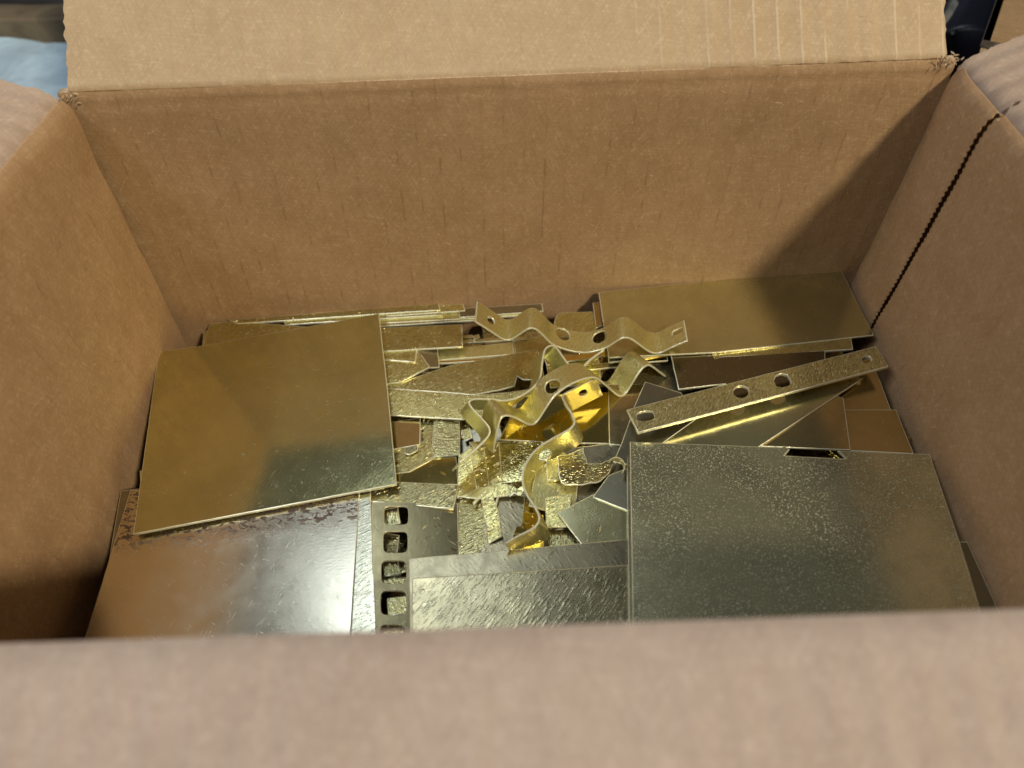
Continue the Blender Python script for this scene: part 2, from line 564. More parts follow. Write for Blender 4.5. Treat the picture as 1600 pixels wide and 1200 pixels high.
def cardboard(name, base=(0.375, 0.238, 0.120), dark=(0.295, 0.178, 0.083), light=(0.49, 0.335, 0.19), flute=0.10, ridge=0.0, pitch=0.0105,
              fold=None, wornfrom=None):
    t = NT(name)
    uv = t.n('ShaderNodeUVMap').outputs[0]
    sep = t.n('ShaderNodeSeparateXYZ')
    t.l(uv, sep.inputs[0])
    u, v = sep.outputs[0], sep.outputs[1]
    bl = t.noise(uv, 14, 4, 0.6, 0.5)
    bl2 = t.noise(uv, 70, 4, 0.6, 0.5)
    c = t.mix(t.ramp(bl, 0.25, 0.75, 0.45, 1.0), dark, base)
    c = t.mix(t.ramp(bl2, 0.35, 0.75, 0, 0.25), c, light)
    # fibres in three directions
    hs = None
    for k, a in enumerate((8, 68, 128)):
        mp = t.mapping(uv, scale=(0.16, 1, 1), rot=(0, 0, 0))
        rt = t.mapping(uv, rot=(0, 0, R(a)), loc=(k * 2.3, k, 0))
        mp = t.mapping(rt, scale=(0.13, 1, 1))
        fb = t.noise(mp, 1000, 3, 0.6, 1.0)
        hs = fb if hs is None else t.math('ADD', hs, fb)
    hs = t.math('MULTIPLY', hs, 0.333)
    c = t.mix(t.ramp(hs, 0.40, 0.50, 0.5, 0.0), c, dark)
    c = t.mix(t.ramp(hs, 0.52, 0.60, 0.0, 0.65), c, light)
    # a few long pale fibres
    for k, a in enumerate((25, 115)):
        rt = t.mapping(uv, rot=(0, 0, R(a)), loc=(k * 5.3, 4 - k, 0))
        lf = t.noise(t.mapping(rt, scale=(0.14, 1, 1)), 520, 2, 0.5, 1.6)
        c = t.mix(t.ramp(lf, 0.73, 0.76, 0, 0.5), c, (0.70, 0.52, 0.33))
        df = t.noise(t.mapping(rt, scale=(0.2, 1, 1), loc=(9, 2, 0)), 420, 2, 0.5, 1.0)
        c = t.mix(t.ramp(df, 0.76, 0.79, 0, 0.4), c, (0.20, 0.11, 0.05))
    # flutes telegraphing through the liner
    fr = t.math('FRACT', t.math('ADD', t.math('DIVIDE', u, pitch), t.math('MULTIPLY', t.math('SUBTRACT', bl2, 0.5), 0.10)))
    d = t.math('ABSOLUTE', t.math('SUBTRACT', fr, 0.5))
    line = t.ramp(d, 0.0, 0.07, 1.0, 0.0)
    msk = t.ramp(t.noise(t.mapping(uv, scale=(1, 0.5, 1)), 130, 3, 0.6), 0.50, 0.66)
    c = t.mix(t.math('MULTIPLY', t.math('MULTIPLY', line, msk), flute * 4.5), c, (0.16, 0.085, 0.035))
    c = t.mix(t.math('MULTIPLY', t.ramp(d, 0.0, 0.16, 1.0, 0.0), 0.07 if flute > 0.05 else 0.03), c, (0.20, 0.11, 0.05))
    wave = t.math('COSINE', t.math('MULTIPLY', fr, 2 * math.pi))
    h = t.math('ADD', t.math('MULTIPLY', hs, 0.25), t.math('MULTIPLY', wave, -0.06 - ridge))
    h = t.math('SUBTRACT', h, t.math('MULTIPLY', t.math('MULTIPLY', line, msk), 0.10))
    h = t.math('ADD', h, t.math('MULTIPLY', bl2, 0.07))
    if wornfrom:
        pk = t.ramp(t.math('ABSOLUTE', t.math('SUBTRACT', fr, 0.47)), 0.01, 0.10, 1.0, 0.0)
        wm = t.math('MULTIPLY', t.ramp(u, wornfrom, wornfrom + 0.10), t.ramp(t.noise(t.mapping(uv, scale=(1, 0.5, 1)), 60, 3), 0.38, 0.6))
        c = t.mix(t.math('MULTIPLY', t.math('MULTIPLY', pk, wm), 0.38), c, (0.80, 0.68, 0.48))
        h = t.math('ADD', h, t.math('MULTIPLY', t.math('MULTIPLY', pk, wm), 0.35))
    if fold:
        # score line pressed beside the crease, its liner cracked
        fd = t.math('ABSOLUTE', t.math('SUBTRACT', v, fold))
        cr = t.math('MULTIPLY', t.ramp(fd, 0.0, 0.0012, 1, 0), t.ramp(t.noise(uv, 160, 3), 0.42, 0.55))
        c = t.mix(t.math('MULTIPLY', cr, 0.6), c, (0.72, 0.56, 0.38))
    t.l(c, t.b.inputs['Base Color'])
    t.b.inputs['Roughness'].default_value = 0.82
    t.b.inputs['Specular IOR Level'].default_value = 0.25
    bp = t.n('ShaderNodeBump')
    bp.inputs['Strength'].default_value = 0.9
    bp.inputs['Distance'].default_value = 0.0009
    t.l(h, bp.inputs['Height'])
    t.l(bp.outputs[0], t.b.inputs['Normal'])
    return t.m


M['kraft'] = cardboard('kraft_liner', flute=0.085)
M['kraft_side_lit'] = cardboard('kraft_liner_side_lit', base=(0.45, 0.28, 0.145), dark=(0.36, 0.215, 0.10), light=(0.57, 0.385, 0.22), flute=0.04)  # same liner lightened, extra light on the inner walls put into the colour
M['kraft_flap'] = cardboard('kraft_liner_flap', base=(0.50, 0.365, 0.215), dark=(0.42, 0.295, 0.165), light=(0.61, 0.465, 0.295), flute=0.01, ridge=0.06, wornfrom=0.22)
M['kraft_front_shaded'] = cardboard('kraft_liner_front_shaded', base=(0.44, 0.345, 0.280), dark=(0.35, 0.265, 0.21), light=(0.54, 0.44, 0.37), flute=0.03, ridge=0.05)  # liner darkened and greyed in place of a shadow cast over this flap
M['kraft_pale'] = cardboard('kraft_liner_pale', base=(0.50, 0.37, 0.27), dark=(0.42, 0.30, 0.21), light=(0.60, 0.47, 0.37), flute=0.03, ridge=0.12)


def plain(name, col, rough=0.6, metallic=0.0, nsc=30, var=0.3, bump=0.0005):
    t = NT(name)
    tc = t.n('ShaderNodeTexCoord').outputs['Object']
    nn = t.noise(tc, nsc, 5, 0.6, 0.6)
    c2 = tuple(min(1, k * (1 - var)) for k in col)
    c1 = tuple(min(1, k * (1 + var)) for k in col)
    t.l(t.mix(t.ramp(nn, 0.3, 0.7), c2, c1), t.b.inputs['Base Color'])
    t.b.inputs['Roughness'].default_value = rough
    t.b.inputs['Metallic'].default_value = metallic
    bp = t.n('ShaderNodeBump')
    bp.inputs['Distance'].default_value = bump
    t.l(nn, bp.inputs['Height'])
    t.l(bp.outputs[0], t.b.inputs['Normal'])
    return t.m


M['torn'] = plain('torn_kraft_fibre', (0.58, 0.43, 0.27), 0.95, 0, 900, 0.35, 0.0006)
M['floor'] = plain('dark_floor', (0.05, 0.045, 0.042), 0.7, 0, 9, 0.5)
M['blue'] = plain('pale_blue_plastic', (0.58, 0.75, 0.86), 0.5, 0, 18, 0.22, 0.004)
M['blackp'] = plain('black_blue_plastic', (0.012, 0.015, 0.03), 0.35, 0, 20, 0.4)
M['greym'] = plain('grey_metal', (0.30, 0.33, 0.33), 0.45, 0.6, 60, 0.4)
M['wood'] = plain('grey_brown_wood', (0.16, 0.12, 0.07), 0.8, 0, 25, 0.4)

# ------------------------------------------------------------------ the box
FLOORZ = -0.19


def panel(name, TL, TR, BR, BL, out, th, mat, parent, nu=70, nv=50, disp=None, uv0=(0, 0), jag=(0, 0, 0, 0), rotuv=False, rim='uv',
          teeth=None, seed=0):
    """Board seen from inside; u runs TL->TR, v runs top->bottom; `out` points away from the seen side.
    jag: roughness of the left, right, top, bottom edge."""
    TL, TR, BR, BL = map(Vector, (TL, TR, BR, BL))
    out = Vector(out).normalized()
    Wd = ((TR - TL).length + (BR - BL).length) / 2
    Hd = ((BL - TL).length + (BR - TR).length) / 2
    V, U = [], []
    for side in (0, 1):
        for j in range(nv + 1):
            for i in range(nu + 1):
                u, v = i / nu, j / nv
                du = dv = 0
                fu = noise.noise(Vector((v * Hd * 220, seed * 9.1 + side * 4.1, 1))) + 0.6 * noise.noise(Vector((v * Hd * 700, seed, 5 + side * 3)))
                fv = noise.noise(Vector((u * Wd * 220, seed * 5.1 + side * 4.1, 2))) + 0.6 * noise.noise(Vector((u * Wd * 700, seed, 6 + side * 3)))
                if i == 0: du -= jag[0] * fu / Wd
                if i == nu: du += jag[1] * fu / Wd
                if j == 0: dv -= jag[2] * fv / Hd
                if j == nv: dv += jag[3] * fv / Hd
                if teeth:
                    tw = teeth[1] * (0.5 + 0.5 * math.sin(2 * math.pi * v * Hd / teeth[2])) / Wd
                    if teeth[0] == 'L' and i == 0: du += tw
                    if teeth[0] == 'R' and i == nu: du -= tw
                uu, vv = u + du, v + dv
                p = TL.lerp(TR, uu).lerp(BL.lerp(BR, uu), vv)
                dd = disp(uu, vv, uu * Wd, vv * Hd) if disp else 0
                V.append(p + out * (dd + th * side))
                U.append((uu * Wd + uv0[0], -vv * Hd + uv0[1]) if not rotuv else (vv * Hd + uv0[0], uu * Wd + uv0[1]))
    F, MI = [], []
    n1 = (nu + 1) * (nv + 1)
    idx = lambda s, i, j: s * n1 + j * (nu + 1) + i
    for j in range(nv):
        for i in range(nu):
            F.append((idx(0, i, j), idx(0, i, j + 1), idx(0, i + 1, j + 1), idx(0, i + 1, j)))
            F.append((idx(1, i, j), idx(1, i + 1, j), idx(1, i + 1, j + 1), idx(1, i, j + 1)))
    nb = len(F)
    for j in range(nv):
        F.append((idx(0, 0, j), idx(1, 0, j), idx(1, 0, j + 1), idx(0, 0, j + 1)))
        F.append((idx(0, nu, j), idx(0, nu, j + 1), idx(1, nu, j + 1), idx(1, nu, j)))
    for i in range(nu):
        F.append((idx(0, i, 0), idx(0, i + 1, 0), idx(1, i + 1, 0), idx(1, i, 0)))
        F.append((idx(0, i, nv), idx(1, i, nv), idx(1, i + 1, nv), idx(0, i + 1, nv)))
    o = link_mesh(name, V, F, [mat, M['torn']], parent, (TL + TR + BL + BR) / 4, True, None, U)
    for k in range(nb, len(F)):
        if (k < nb + 2 * nv and 'u' in rim) or (k >= nb + 2 * nv and 'v' in rim): o.data.polygons[k].material_index = 1
    # hard rim
    sh = set()
    for j in range(nv):
        for s in (0, 1):
            for i in (0, nu): sh.add((idx(s, i, j), idx(s, i, j + 1)))
    for i in range(nu):
        for s in (0, 1):
            for j in (0, nv): sh.add((idx(s, i, j), idx(s, i + 1, j)))
    for e in o.data.edges:
        if (min(e.vertices), max(e.vertices)) in sh: e.use_edge_sharp = True
    return o


box = empty('cardboard_box', (0, -0.125, FLOORZ - 0.004))
tag(box, 'open brown corrugated cardboard box with its flaps folded out, full of brass scrap', 'box')


def lin(a, b, z):
    """point of the line a-b at height z"""
    t = (z - a.z) / (b.z - a.z)
    return a + (b - a) * t


bTL, bTR = on_y(108, 147, 0), on_y(1482, 96, 0)
bBL = lin(bTL, on_y(288, 522, 0), FLOORZ)
bBR = lin(bTR, on_y(1332, 430, 0), FLOORZ)


def d_back(u, v, x, y):
    d = 0.0030 * noise.noise(Vector((x * 7, y * 9, 3))) * min(1, v * 5)
    d += 0.0016 * math.exp(-y / 0.0016)
    d += 0.0006 * noise.noise(Vector((x * 40, y * 40, 8)))
    # pressed score just under the crease
    d += 0.0005 * math.exp(-((y - 0.006) / 0.002) ** 2)
    return d


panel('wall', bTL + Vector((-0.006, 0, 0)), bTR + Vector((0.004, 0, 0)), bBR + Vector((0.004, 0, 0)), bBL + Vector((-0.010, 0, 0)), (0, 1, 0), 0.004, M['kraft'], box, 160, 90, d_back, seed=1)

# back flap, leaning outward and up
fdir = Vector((0, math.cos(R(41)), math.sin(R(41))))
fout = Vector((0, math.sin(R(41)), -math.cos(R(41))))
FL = 0.20
f0L, f0R = on_y(109, 143, 0.001), on_y(1478, 90, 0.001)


def d_bflap(u, v, x, y):
    yy = FL - y  # distance from the crease (v runs from the far edge down to the crease)
    d = -0.0012 * math.exp(-(yy / 0.003) ** 2) + 0.002 * math.exp(-yy / 0.0008)
    d += 0.0025 * noise.noise(Vector((x * 6, y * 8, 13)))
    rid = max(0, (x - 0.24) / 0.12)
    d += -(0.00010 + 0.00022 * min(1, rid)) * math.cos(2 * math.pi * x / 0.0100) * (0.4 + 0.6 * math.exp(-yy / 0.05))
    d += 0.0005 * noise.noise(Vector((x * 130, 0, 3))) * math.exp(-yy / 0.004)
    d += 0.0005 * noise.noise(Vector((x * 50, y * 50, 18)))
    return d


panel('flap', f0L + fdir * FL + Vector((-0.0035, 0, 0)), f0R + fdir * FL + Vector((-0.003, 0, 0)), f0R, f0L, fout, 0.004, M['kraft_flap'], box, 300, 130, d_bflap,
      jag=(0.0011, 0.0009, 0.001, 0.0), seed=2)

# side walls
YF = -0.2525
lTb = on_y(106, 150, -0.0035)
lTf0 = on_z(-2, 281, 0.0)
lTf = lTb + (lTf0 - lTb) * ((YF - lTb.y) / (lTf0.y - lTb.y)); lTf.z = 0.0
lBb = lin(lTb, on_y(284, 526, -0.0035), FLOORZ)
lBf = Vector((-0.203, YF, FLOORZ))


def d_left(u, v, x, y):
    d = 0.003 * noise.noise(Vector((x * 9, y * 9, 23))) * min(1, v * 6)
    d += 0.0008 * noise.noise(Vector((x * 45, y * 45, 28)))
    d += 0.004 * math.exp(-y / 0.003)
    return d


DZ = Vector((0, 0, -0.0045))
lw = panel('wall', lTf + DZ, lTb + DZ * 0.4, lBb, lBf, (-1, 0, 0), 0.004, M['kraft_side_lit'], box, 100, 80, d_left, seed=3, rim='')
# left flap
lfe = on_y(0, 124, -0.002)
ldir = (lfe - on_y(100, 147, -0.002)).normalized()


def roll(side_seed, amp=0.0045, r=0.004, FLN=0.16):
    def f(u, v, x, y):
        yy = FLN * v if side_seed > 0 else FLN * v
        return amp * math.exp(-yy / r) + 0.0025 * noise.noise(Vector((x * 8, y * 8, side_seed))) + 0.0005 * noise.noise(Vector((x * 50, y * 50, side_seed))) \
            - 0.0002 * math.cos(2 * math.pi * x / 0.0100) * math.exp(-yy / 0.08)
    return f


lout = ldir.cross(Vector((0, 1, 0)))
if lout.z > 0: lout = -lout
panel('flap', lTb + ldir * 0.0028, lTf + ldir * 0.0028, lTf + ldir * 0.16, lTb + ldir * 0.16, lout, 0.004, M['kraft_pale'], box, 110, 70, roll(33), jag=(0.0012, 0.001, 0, 0.001), seed=4, rim='u').data.flip_normals()

# right wall: two boards that meet in a cut seam
rTb = on_y(1486, 99, -0.001)
XR = 0.2
sT, sB0 = on_x(1557, 166, XR + 0.001), on_x(1371, 498, XR - 0.002)
sB = lin(sT, sB0, FLOORZ)
rBb = lin(rTb, on_y(1331, 430, -0.001), FLOORZ)
rTf = Vector((0.2025, YF, 0.0)); rBf = Vector((0.190, YF, FLOORZ))
sT.z = 0.0


def d_right(u, v, x, y):
    return 0.0018 * noise.noise(Vector((x * 9, y * 9, 43))) * min(1, v * 6) + 0.0007 * noise.noise(Vector((x * 45, y * 45, 48))) + 0.004 * math.exp(-y / 0.003)


def d_rightb(u, v, x, y):
    return d_right(u, v, x, y) + 0.0035 * (1 - u) ** 6 - 0.001


gap = Vector((0, -0.0003, 0))
panel('wall', rTb + DZ * 0.2, sT + DZ * 0.5, sB, rBb, (1, 0, 0), 0.0005, M['kraft_side_lit'], box, 30, 260, d_rightb, teeth=('R', 0.0011, 0.0030), seed=5, rim='')
panel('wall', sT + gap + DZ * 0.5, rTf + DZ, rBf, sB + gap, (1, 0, 0), 0.0005, M['kraft_side_lit'], box, 90, 260, d_right, teeth=('L', 0.0010, 0.0030), jag=(0.0003, 0, 0, 0), seed=6, rim='')
# strip of board behind the seam
bs = [sT + Vector((0.0052, 0.018, -0.004)), sT + Vector((0.0052, -0.02, -0.004)), sB + Vector((0.0052, -0.02, 0)), sB + Vector((0.0052, 0.018, 0))]
panel('joint_strip', *bs, (1, 0, 0), 0.003, M['kraft_side_lit'], box, 8, 60, None, seed=7)
V, F = [], []
dn = (sB - sT)
ln = dn.length
for k in range(int(ln / 0.0024)):
    c = sT + dn * ((k + 0.5) * 0.0024 / ln) + Vector((0.0016, -0.0017, 0))
    s0 = len(V)
    a = 0.0005
    V += [c + Vector((0, 0.0007, 0)), c + Vector((0, -0.0012, a)), c + Vector((0, -0.0012, -a)), c + Vector((0.0012, -0.0008, 0)), c + Vector((-0.0002, -0.0010, 0))]
    F += [(s0, s0 + 4, s0 + 1), (s0, s0 + 2, s0 + 4), (s0, s0 + 1, s0 + 3), (s0, s0 + 3, s0 + 2), (s0 + 1, s0 + 4, s0 + 2, s0 + 3)]
tag(link_mesh('corrugated_core', V, F, M['torn'], box, sT, False), kind='stuff')
rfe = on_y(1600, 54, -0.001)
rdir = (rfe - on_y(1492, 97, -0.001)).normalized()
rout = rdir.cross(Vector((0, 1, 0)))
if rout.z > 0: rout = -rout
panel('flap', rTb + rdir * 0.0025, sT + rdir * 0.0025, sT + rdir * 0.15, rTb + rdir * 0.15, rout, 0.004, M['kraft_pale'], box, 30, 160, roll(53), jag=(0.0012, 0, 0, 0.001),
      teeth=('R', 0.0012, 0.0042), seed=8, rim='')
panel('flap', sT + gap * 1.2 + rdir * 0.0025, rTf + rdir * 0.0025, rTf + rdir * 0.15, sT + gap * 1.2 + rdir * 0.15, rout, 0.004, M['kraft_pale'], box, 70, 160, roll(54), jag=(0.0003, 0, 0, 0.001),
      teeth=('L', 0.0010, 0.0042), seed=9, rim='')

# front wall and flap
cL, cR = on_z(0, 1003, 0.0), on_z(1600, 949, 0.0)
fl = cL + (cR - cL) * ((-0.203 - cL.x) / (cR.x - cL.x)); frr = cL + (cR - cL) * ((0.2025 - cL.x) / (cR.x - cL.x))


def d_front(u, v, x, y):
    return 0.0015 * noise.noise(Vector((x * 8, y * 8, 63))) + 0.003 * math.exp(-y / 0.004)


panel('wall', fl + DZ, frr + DZ, Vector((frr.x - 0.01, frr.y, FLOORZ)), Vector((fl.x, fl.y, FLOORZ)), (0, -1, 0), 0.004, M['kraft_side_lit'], box, 90, 40, d_front, seed=10, rim='').data.flip_normals()
ffd = Vector((0, -math.cos(R(16)), -math.sin(R(16))))
ffo = Vector((0, math.sin(R(16)), -math.cos(R(16))))


def d_fflap(u, v, x, y):
    return 0.004 * math.exp(-y / 0.005) + 0.0022 * noise.noise(Vector((x * 11, y * 11, 73))) + 0.0006 * noise.noise(Vector((x * 60, y * 60, 78))) - 0.0002 * math.cos(2 * math.pi * x / 0.0100) * min(1, y / 0.02)


panel('flap', fl, frr, frr + ffd * 0.13, fl + ffd * 0.13, ffo, 0.004, M['kraft_front_shaded'], box, 200, 90, d_fflap, seed=11, rim='')
# bottom
panel('base_panel', (-0.205, 0.004, FLOORZ), (0.2, 0.004, FLOORZ), (0.2, YF - 0.004, FLOORZ), (-0.205, YF - 0.004, FLOORZ), (0, 0, -1), 0.004, M['kraft'], box, 20, 20, None, seed=12)


# torn paper tufts at the two back corners
def tuft(px, py, seed, n=26, spread=0.004):
    rng = random.Random(seed)
    c = on_y(px, py, -0.002)
    V, F = [], []
    for k in range(n):
        p = c + Vector((rng.gauss(0, spread), rng.gauss(0, 0.001), rng.gauss(0, spread * 0.6)))
        a = Vector((rng.uniform(-1, 1), rng.uniform(-1, 1), rng.uniform(-1, 1))).normalized() * rng.uniform(0.0005, 0.0016)
        b = Vector((rng.uniform(-1, 1), rng.uniform(-1, 1), rng.uniform(-1, 1))).normalized() * rng.uniform(0.0002, 0.0006)
        s = len(V)
        V += [p - a, p + b, p + a, p - b, p + a.cross(b).normalized() * 0.0002]
        F += [(s, s + 1, s + 4), (s + 1, s + 2, s + 4), (s + 2, s + 3, s + 4), (s + 3, s, s + 4), (s, s + 3, s + 2, s + 1)]
    link_mesh('torn_paper', V, F, M['torn'], box, c, False)


tuft(1484, 97, 1, 46, 0.0030)
tuft(108, 150, 2, 26, 0.0022)

# ------------------------------------------------------------------ bed of offcuts under the pile
rng = random.Random(11)
V, F = [], []
for k in range(420):
    x = rng.uniform(-0.185, 0.18); y = rng.uniform(-0.24, -0.012)
    z = zbase(x) - rng.uniform(0.004, 0.022)
    a, b = rng.uniform(0.008, 0.030), rng.uniform(0.005, 0.013)
    if rng.random() < 0.3: a, b = rng.uniform(0.02, 0.04), rng.uniform(0.002, 0.004)
    a = min(a, 0.19 - abs(x) + 0.004); 
    rot = rng.uniform(0, math.pi)
    if y > -0.03 or y < -0.225: rot = rng.gauss(0, 0.1)
    tx, ty = rng.gauss(0, 0.07), rng.gauss(0, 0.07)
    s = len(V)
    sk = rng.uniform(-0.3, 0.3)
    for h in (0, -0.001):
        for (p, q) in ((-1, -1), (1, -1 + sk), (1, 1), (-1, 1 - sk)):
            X = p * a * math.cos(rot) - q * b * math.sin(rot); Y = p * a * math.sin(rot) + q * b * math.cos(rot)
            V.append(Vector((x + X, y + Y, z + tx * X + ty * Y + h)))
    F += [(s, s + 1, s + 2, s + 3), (s + 7, s + 6, s + 5, s + 4)] + [(s + i, s + 4 + i, s + 4 + (i + 1) % 4, s + (i + 1) % 4) for i in range(4)]
tag(link_mesh('brass_offcuts', V, F, M['bed'], None, (0, -0.125, -0.17), False), 'jumble of small brass offcuts filling the box under the larger plates', 'scrap metal', kind='stuff')

# ------------------------------------------------------------------ the scrap, from the bottom of the pile upward
G_LONG = 'long narrow brass strips stacked along the back wall of the box'
P = plate
# strips along the back wall
P('brass_strip', 'longest thin brass strip against the back wall, above the large left plate', 'metal strip', [(356, 500), (685, 473), (688, 484), (372, 506)], 3.2, M['tex'], (0.05, 0.15), group=G_LONG, th=0.0016)
P('brass_strip', 'short brass strip end poking out between the back wall stacks', 'metal strip', [(600, 481), (724, 475), (727, 486), (604, 494)], 2.4, M['tex'], (0.05, 0.1), group=G_LONG, th=0.0014)
P('brass_strip', 'thin brass strip at the back wall, passing behind the holed end of the upper bracket', 'metal strip', [(716, 482), (847, 474), (849, 486), (718, 496)], 2.0, M['worn2'], (0.05, 0.1), group=G_LONG, th=0.0012)
P('brass_strip', 'thin brass strip starting over the dark gap above the large left plate', 'metal strip', [(441, 500), (690, 483), (692, 492), (446, 507)], 2.0, M['tex'], (0.05, 0.1), group=G_LONG, th=0.0014)
P('brass_strip', 'bright narrow strip third from the back wall, passing behind the upper bracket', 'metal strip', [(590, 493), (812, 484), (814, 493), (592, 505)], 0.9, M['strap'], (0.05, 0.1), group=G_LONG, th=0.0014)
P('brass_strip', 'narrow brass strip right above the speckled rectangular offcut', 'metal strip', [(560, 504), (742, 492), (744, 500), (562, 512)], 0.3, M['tex'], (0.05, 0.06), group=G_LONG, th=0.0014)
P('brass_rod', 'short thin brass sliver right of the speckled offcut', 'metal sliver', [(722, 524), (738, 523), (739, 527), (722, 529)], -0.4, M['strap'], th=0.001)
P('brass_rod', 'tiny brass sliver under the holed left end of the upper bracket', 'metal sliver', [(738, 525), (748, 522), (750, 527), (741, 532)], 0.3, M['strap'], th=0.001)
P('brass_rod', 'long thin brass sliver passing under the first bend of the upper bracket', 'metal sliver', [(700, 532), (822, 525), (823, 530), (702, 537)], -0.3, M['strap'], th=0.0012)
P('notched_offcut', 'yellow brass offcut with a stepped notch sticking out above the large left plate', 'metal offcut', [(328, 506), (364, 502), (505, 512), (420, 535), (400, 530), (392, 541), (362, 536), (352, 549), (316, 541)], 2.2, M['tex'], (0.05, 0.05))
P('brass_offcut', 'small brass corner behind the notched yellow offcut at the back left', 'metal offcut', [(318, 518), (356, 505), (400, 508), (360, 545), (316, 543)], 1.0, M['tex'])
# filler layer behind centre
P('golden_strip', 'golden brass strip below the speckled rectangular offcut, with a lit stripe along it', 'metal strip', [(640, 551), (801, 534), (804, 553), (644, 566)], -0.6, M['strap'], (0.05, 0.04), th=0.0014)
P('brass_strip', 'flat brass strip end lying right of the golden strip, under the upper bracket', 'metal strip', [(802, 533), (870, 520), (880, 560), (806, 556)], -1.2, M['tex'])
P('brass_rod', 'thin bright brass rod below the golden strip', 'metal sliver', [(620, 567), (772, 558), (773, 562), (622, 572)], -0.9, M['mirror'], th=0.0014)
P('pale_offcut', 'pale offcut lying under both lower brackets near the centre', 'metal offcut', [(850, 552), (935, 556), (940, 600), (860, 606)], -0.8, M['tex'])
P('brass_strip', 'bright narrow strip lying under the arch of the upper bracket', 'metal strip', [(850, 560), (968, 545), (971, 552), (854, 570)], 0.3, M['mirror'], (0.05, -0.05))
P('brass_strip', 'second narrow strip under the arch of the upper bracket, closer to the viewer', 'metal strip', [(880, 574), (985, 562), (988, 571), (884, 582)], -0.4, M['tex'])
# small speckled things left of centre
P('wedge_plate', 'long textured wedge of brass, upper of the two overlapping by the large left plate', 'metal plate', [(560, 604), (625, 597), (700, 572), (840, 545), (852, 592), (818, 594), (808, 588), (804, 604), (742, 617)], 0.4, M['tex'], (0.05, 0.0), jit=0.00012)
P('wedge_plate', 'wide textured brass wedge, lower of the two overlapping by the large left plate', 'metal plate', [(570, 605), (609, 606), (742, 617), (800, 612), (850, 605), (850, 640), (724, 655), (570, 646)], 1.7, M['tex'], (0.05, 0.02))
P('triangle_offcut', 'triangular brass offcut with a raised bright edge by the large left plate', 'metal offcut', [(570, 552), (654, 548), (672, 573), (625, 597), (570, 604)], 1.8, M['tex'], (0.05, 0.04))
P('brass_square', 'small dark brass square tucked under the speckled rectangular offcut', 'metal offcut', [(650, 547), (684, 545), (687, 574), (667, 575)], 1.2, M['worn2'], (-0.1, 0.05))
P('brass_strip', 'short strip directly under the speckled rectangular offcut at the large plate', 'metal strip', [(570, 548), (652, 543), (649, 566), (570, 560)], 2.6, M['tex'], (0.05, 0.04))
P('speckled_offcut', 'rectangular speckled brass offcut between the large left plate and the upper bracket', 'metal offcut', [(560, 514), (722, 506), (723, 541), (560, 552)], 3.6, M['tex'], (0.05, 0.03), th=0.0014)
# below the wedges
P('brown_mirror_offcut', 'smooth brown gold offcut right beside the large left plate under the wedge', 'metal offcut', [(590, 662), (657, 652), (656, 694), (590, 706)], -0.6, M['brown'], (0.05, -0.03))
P('brass_plate', 'yellow textured plate piece with a slot, below the wedges', 'metal plate', [(590, 690), (640, 660), (679, 661), (680, 716), (640, 738), (590, 745)], -1.6, M['tex'], (0.05, -0.05), holes=[[(658, 671), (662, 670), (662, 689), (658, 690)]])
P('rough_offcut', 'rough silvery offcut with a wavy left edge, below the wedges', 'metal offcut', [(678, 659), (718, 655), (719, 711), (677, 714), (680, 704), (675, 697), (676, 680)], -0.4, M['tex2'], (0.0, 0.0), jit=0.0001)
P('pale_chip', 'little pale chip just right of the large left plate', 'metal offcut', [(632, 699), (652, 695), (653, 703), (640, 710), (632, 709)], 0.3, M['tex2'])
P('gold_mirror_plate', 'smooth plate half golden half dark above the sparkling rough strip', 'metal plate', [(604, 722), (640, 718), (713, 713), (716, 757), (600, 756)], -0.9, M['mirror'], (0.03, -0.03))
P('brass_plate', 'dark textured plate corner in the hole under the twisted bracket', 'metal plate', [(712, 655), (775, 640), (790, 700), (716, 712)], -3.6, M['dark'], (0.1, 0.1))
P('brass_plate', 'textured yellow plate lying left of the bent bracket ends in the centre', 'metal plate', [(716, 712), (742, 695), (780, 692), (786, 766), (714, 778)], 0.0, M['tex'], (0.06, 0.03))
P('brass_plate', 'dark mottled plate in the centre behind the lowest bracket', 'metal plate', [(770, 690), (885, 690), (880, 745), (820, 775), (778, 772)], -0.8, M['tex2'], (0.09, 0.08))
P('brass_strip', 'narrow textured strip running up and down left of the lowest bracket', 'metal strip', [(733, 690), (755, 688), (765, 760), (744, 763)], 0.5, M['tex'], th=0.0014)
P('brass_plate', 'rough yellow scrap at the very centre bottom, left of the narrow pale upright strip', 'metal plate', [(700, 788), (752, 770), (764, 846), (742, 870), (714, 872)], -1.6, M['tex2'], (0.1, -0.04))
P('brass_plate', 'mottled plate behind the pale upright strip and the lowest bracket', 'metal plate', [(765, 765), (822, 768), (812, 850), (770, 870), (750, 868)], -1.0, M['worn2'], (0.02, 0.0))
P('golden_offcut', 'deep golden triangle beside the lowest bend of the lowest bracket', 'metal offcut', [(820, 782), (850, 800), (850, 860), (790, 870)], -1.6, M['mirror'], (0.0, -0.15))
P('pale_strip', 'pale narrow upright strip ending at a torn edge by the front plates', 'metal strip', [(750, 772), (770, 768), (786, 838), (764, 849)], 0.6, M['tex'], (0.05, 0.06), jit=0.0002)
P('brass_strip', 'short cross strip lying across the pale upright strip', 'metal strip', [(717, 776), (745, 762), (790, 755), (818, 768), (816, 772), (750, 779)], 1.2, M['strap'], (0.05, 0.04), jit=0.0001)
P('brass_rod', 'thin brass sliver leaning left of the pale upright strip', 'metal sliver', [(738, 785), (751, 772), (753, 775), (741, 789)], 0.9, M['strap'])
P('brass_rod', 'thin brass sliver leaning right of the pale upright strip', 'metal sliver', [(772, 790), (778, 772), (780, 774), (775, 791)], 0.9, M['strap'])
